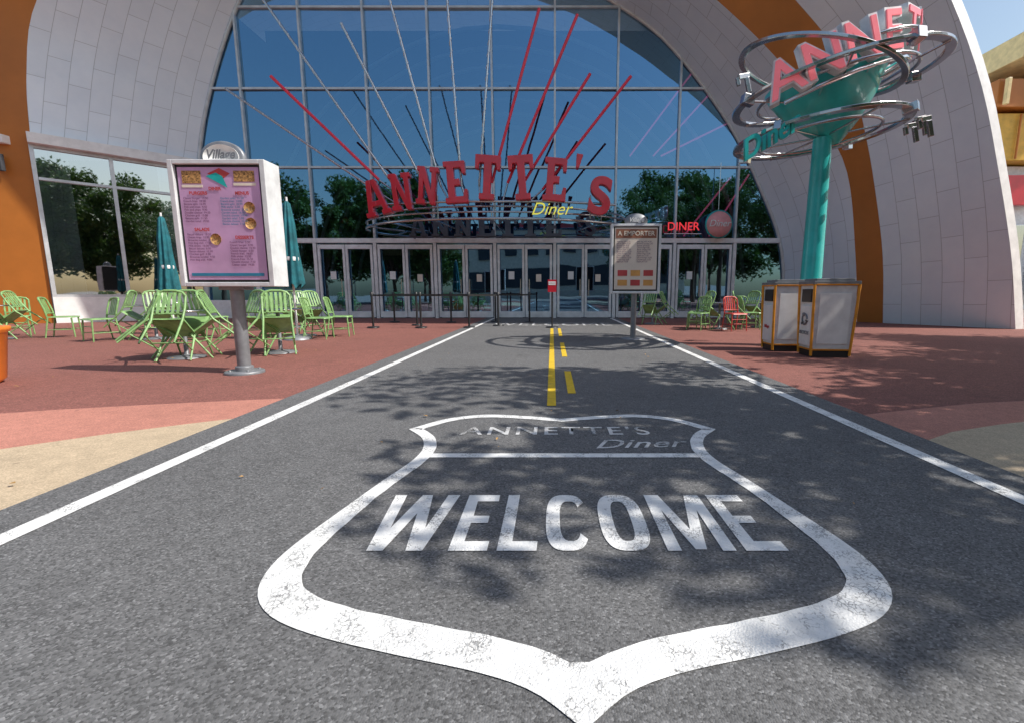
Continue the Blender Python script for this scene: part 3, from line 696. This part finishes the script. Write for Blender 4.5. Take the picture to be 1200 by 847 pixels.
# ---------------------------------------------------------------- background buildings at right
bg=empty('colourful_arcade_building')
b=MB()
b.box((36,32,4),(26,10,8),0); b.box((36,31.6,9.3),(26.6,10.8,2.4),1); b.box((37,31.4,11.4),(27,11,1.4),2); b.box((38,31.2,12.9),(27.6,11.4,1.3),3,(0,R(3),0))
for i in range(12): b.box((24+i*2.1,26.9,2.6),(1.6,.2,4.4),4)
b.box((25.5,26.6,6.6),(3.4,.4,1.6),5)
for i in range(14): b.box((23.8+i*1.9,25.7,11.4),(.2,.2,1.3),3)
for i in range(14): b.box((23.2+i*1.9,26.1,9.3),(.08,.1,2.3),2)
b.obj('walls',bg,[LIGHTM,M('yellow_orange_panel',(.72,.42,.06),.5),ORANGE,M('yellow_roof_panel',(.8,.62,.30),.5),GLASS2,RED],bevel=.03)
tw=empty('glass_tower'); b=MB(); b.box((77,62,19),(22,16,38),0); 
for i in range(12): b.box((77,53.9,2+i*3.1),(22.1,.2,.5),1)
for i in range(9): b.box((66.2+i*2.7,53.85,19),(.2,.24,38),1)
for i in range(12): b.box((65.9,62,2+i*3.1),(.2,16.1,.5),1)
b.obj('facade',tw,[M('tower_glass',(.05,.2,.28),.08,.6),M('tower_band',(.35,.45,.5),.4)])
b=MB(); b.box((2,-38,5),(34,10,10),0); b.box((2,-33.2,3),(32,.5,3),1)
for i in range(9): b.box((-10+i*3,-32.9,7.6),(1.8,.2,2.4),1)
b.box((2,-38,10.3),(35,11,.6),2); b.obj('shop_building',None,[M('cream_render',(.75,.65,.52),.8),DARK,RED])

# ---------------------------------------------------------------- trees
def tree_mesh(seed,H,cr,nl,ls,low=.42):
    rnd=random.Random(seed); b=MB(); th=H*low
    b.tube([(0,0,0),(.04,0,th*.5),(0,.05,th),(.05,0,H*.8)],[.2,.15,.12,.03],0,10)
    tips=[]
    for i in range(13):
        a=i*2.4+rnd.uniform(-.3,.3); z0=th*rnd.uniform(.8,1.25); rr=cr*rnd.uniform(.45,.9); z1=min(H*.95,z0+rnd.uniform(.1,1)*H*(.84-low))
        p=Vector((0,0,z0)); q=Vector((rr*math.cos(a),rr*math.sin(a),z1)); m_=p.lerp(q,.5)+Vector((0,0,.3))
        b.tube([p,m_,q],[.07,.045,.012],0,6)
        for t in (.5,.75,1):
            c=p.lerp(q,t)+Vector((rnd.uniform(-.5,.5),rnd.uniform(-.5,.5),rnd.uniform(-.2,.6))); tips.append(c); 
            b.tube([p.lerp(q,t*.8),c],[.02,.006],0,4)
    tips+= [Vector((rnd.uniform(-.5,.5)*cr,rnd.uniform(-.5,.5)*cr,H*rnd.uniform(.75,1))) for _ in range(8)]
    vs=[];fs=[]
    for t in tips:
        R0=cr*rnd.uniform(.16,.32)
        for _ in range(int(nl/len(tips))):
            d=Vector((rnd.gauss(0,1),rnd.gauss(0,1),rnd.gauss(0,.7))).normalized()*R0*rnd.random()**.5
            c=t+d; s=ls*rnd.uniform(.6,1.3)
            e=Euler((rnd.uniform(-1,1),rnd.uniform(-1,1),rnd.uniform(0,6.3))).to_matrix()
            o=len(vs)
            for x,y in ((-.6,0),(0,-.36),(.7,0),(0,.36)): vs.append(c+e@Vector((x*s,y*s,.12*s*abs(x))))
            fs.append((o,o+1,o+2,o+3))
    b.add(vs,fs,1)
    o=b.obj('plane_tree',None,[BARK,LEAF]); me=o.data; bpy.data.objects.remove(o); return me
T1=tree_mesh(1,7.6,2.6,7000,.15,.5); T2=tree_mesh(2,8.0,2.9,9500,.15,.46); T3=tree_mesh(3,11,4.4,16000,.28,.2)
def tree(me,x,y,rz,s=1):
    o=bpy.data.objects.new('plane_tree',me); COL.objects.link(o); o.location=(x,y,0); o.rotation_euler=(0,0,R(rz)); o.scale=(s,s,s)
tree(T2,9.5,-.7,20,.92); tree(T2,11.2,4.4,140,1); tree(T1,6.1,2.8,250,.97); tree(T2,14.5,7.6,60,1.05); tree(T2,10.2,1.7,200,.92)
for i,(x,y,s) in enumerate([(-22,-9,1.0),(-17,-14,1.1),(-12,-10,.9),(-15,-19,1.05),(-27,-3,1.05),(-30,4,1),(9,-11,1.0),(13.5,-9,.95),(13,-16,1.15),(19,-15,1.15),(24,-10,1.0),(-21,-20,1.2),(19,-22,1.3)]):
    tree(T3,x,y,i*47,s)

# ---------------------------------------------------------------- light, sky, camera
EL=47.0; AZ=12.0
tosun=Vector((math.cos(R(EL))*math.cos(R(AZ)),-math.cos(R(EL))*math.sin(R(AZ)),math.sin(R(EL))))
w=bpy.data.worlds.new('World'); sc.world=w; w.use_nodes=True; nt=w.node_tree
sky=nt.nodes.new('ShaderNodeTexSky'); sky.sky_type='NISHITA'; sky.sun_disc=False; sky.sun_elevation=R(EL); sky.sun_rotation=R(90+AZ); sky.dust_density=2.0; sky.air_density=1.5; sky.ozone_density=1.5
bgn=nt.nodes['Background']; nt.links.new(sky.outputs[0],bgn.inputs[0]); bgn.inputs[1].default_value=.15
sl=bpy.data.lights.new('sun','SUN'); sl.energy=5; sl.angle=R(.5); sl.color=(1,.95,.87)
so=bpy.data.objects.new('sun',sl); COL.objects.link(so); so.rotation_euler=tosun.to_track_quat('Z','Y').to_euler(); so.location=(20,-5,20)
cam=bpy.data.cameras.new('camera'); co=bpy.data.objects.new('camera',cam); COL.objects.link(co)
co.location=(0,0,1.0); co.rotation_euler=(R(90-8.56),0,0)
cam.sensor_width=36; cam.lens=36*535/1200; cam.shift_x=-47/1200; cam.clip_start=.05; cam.clip_end=1500
sc.camera=co
sc.view_settings.view_transform='Standard'; sc.view_settings.look='None'; sc.view_settings.exposure=0
bpy.ops.object.select_all(action='DESELECT')
fo=[o for o in bpy.data.objects if o.type=='FONT']
for o in fo: o.select_set(True)
bpy.context.view_layer.objects.active=fo[0]; bpy.ops.object.convert(target='MESH')
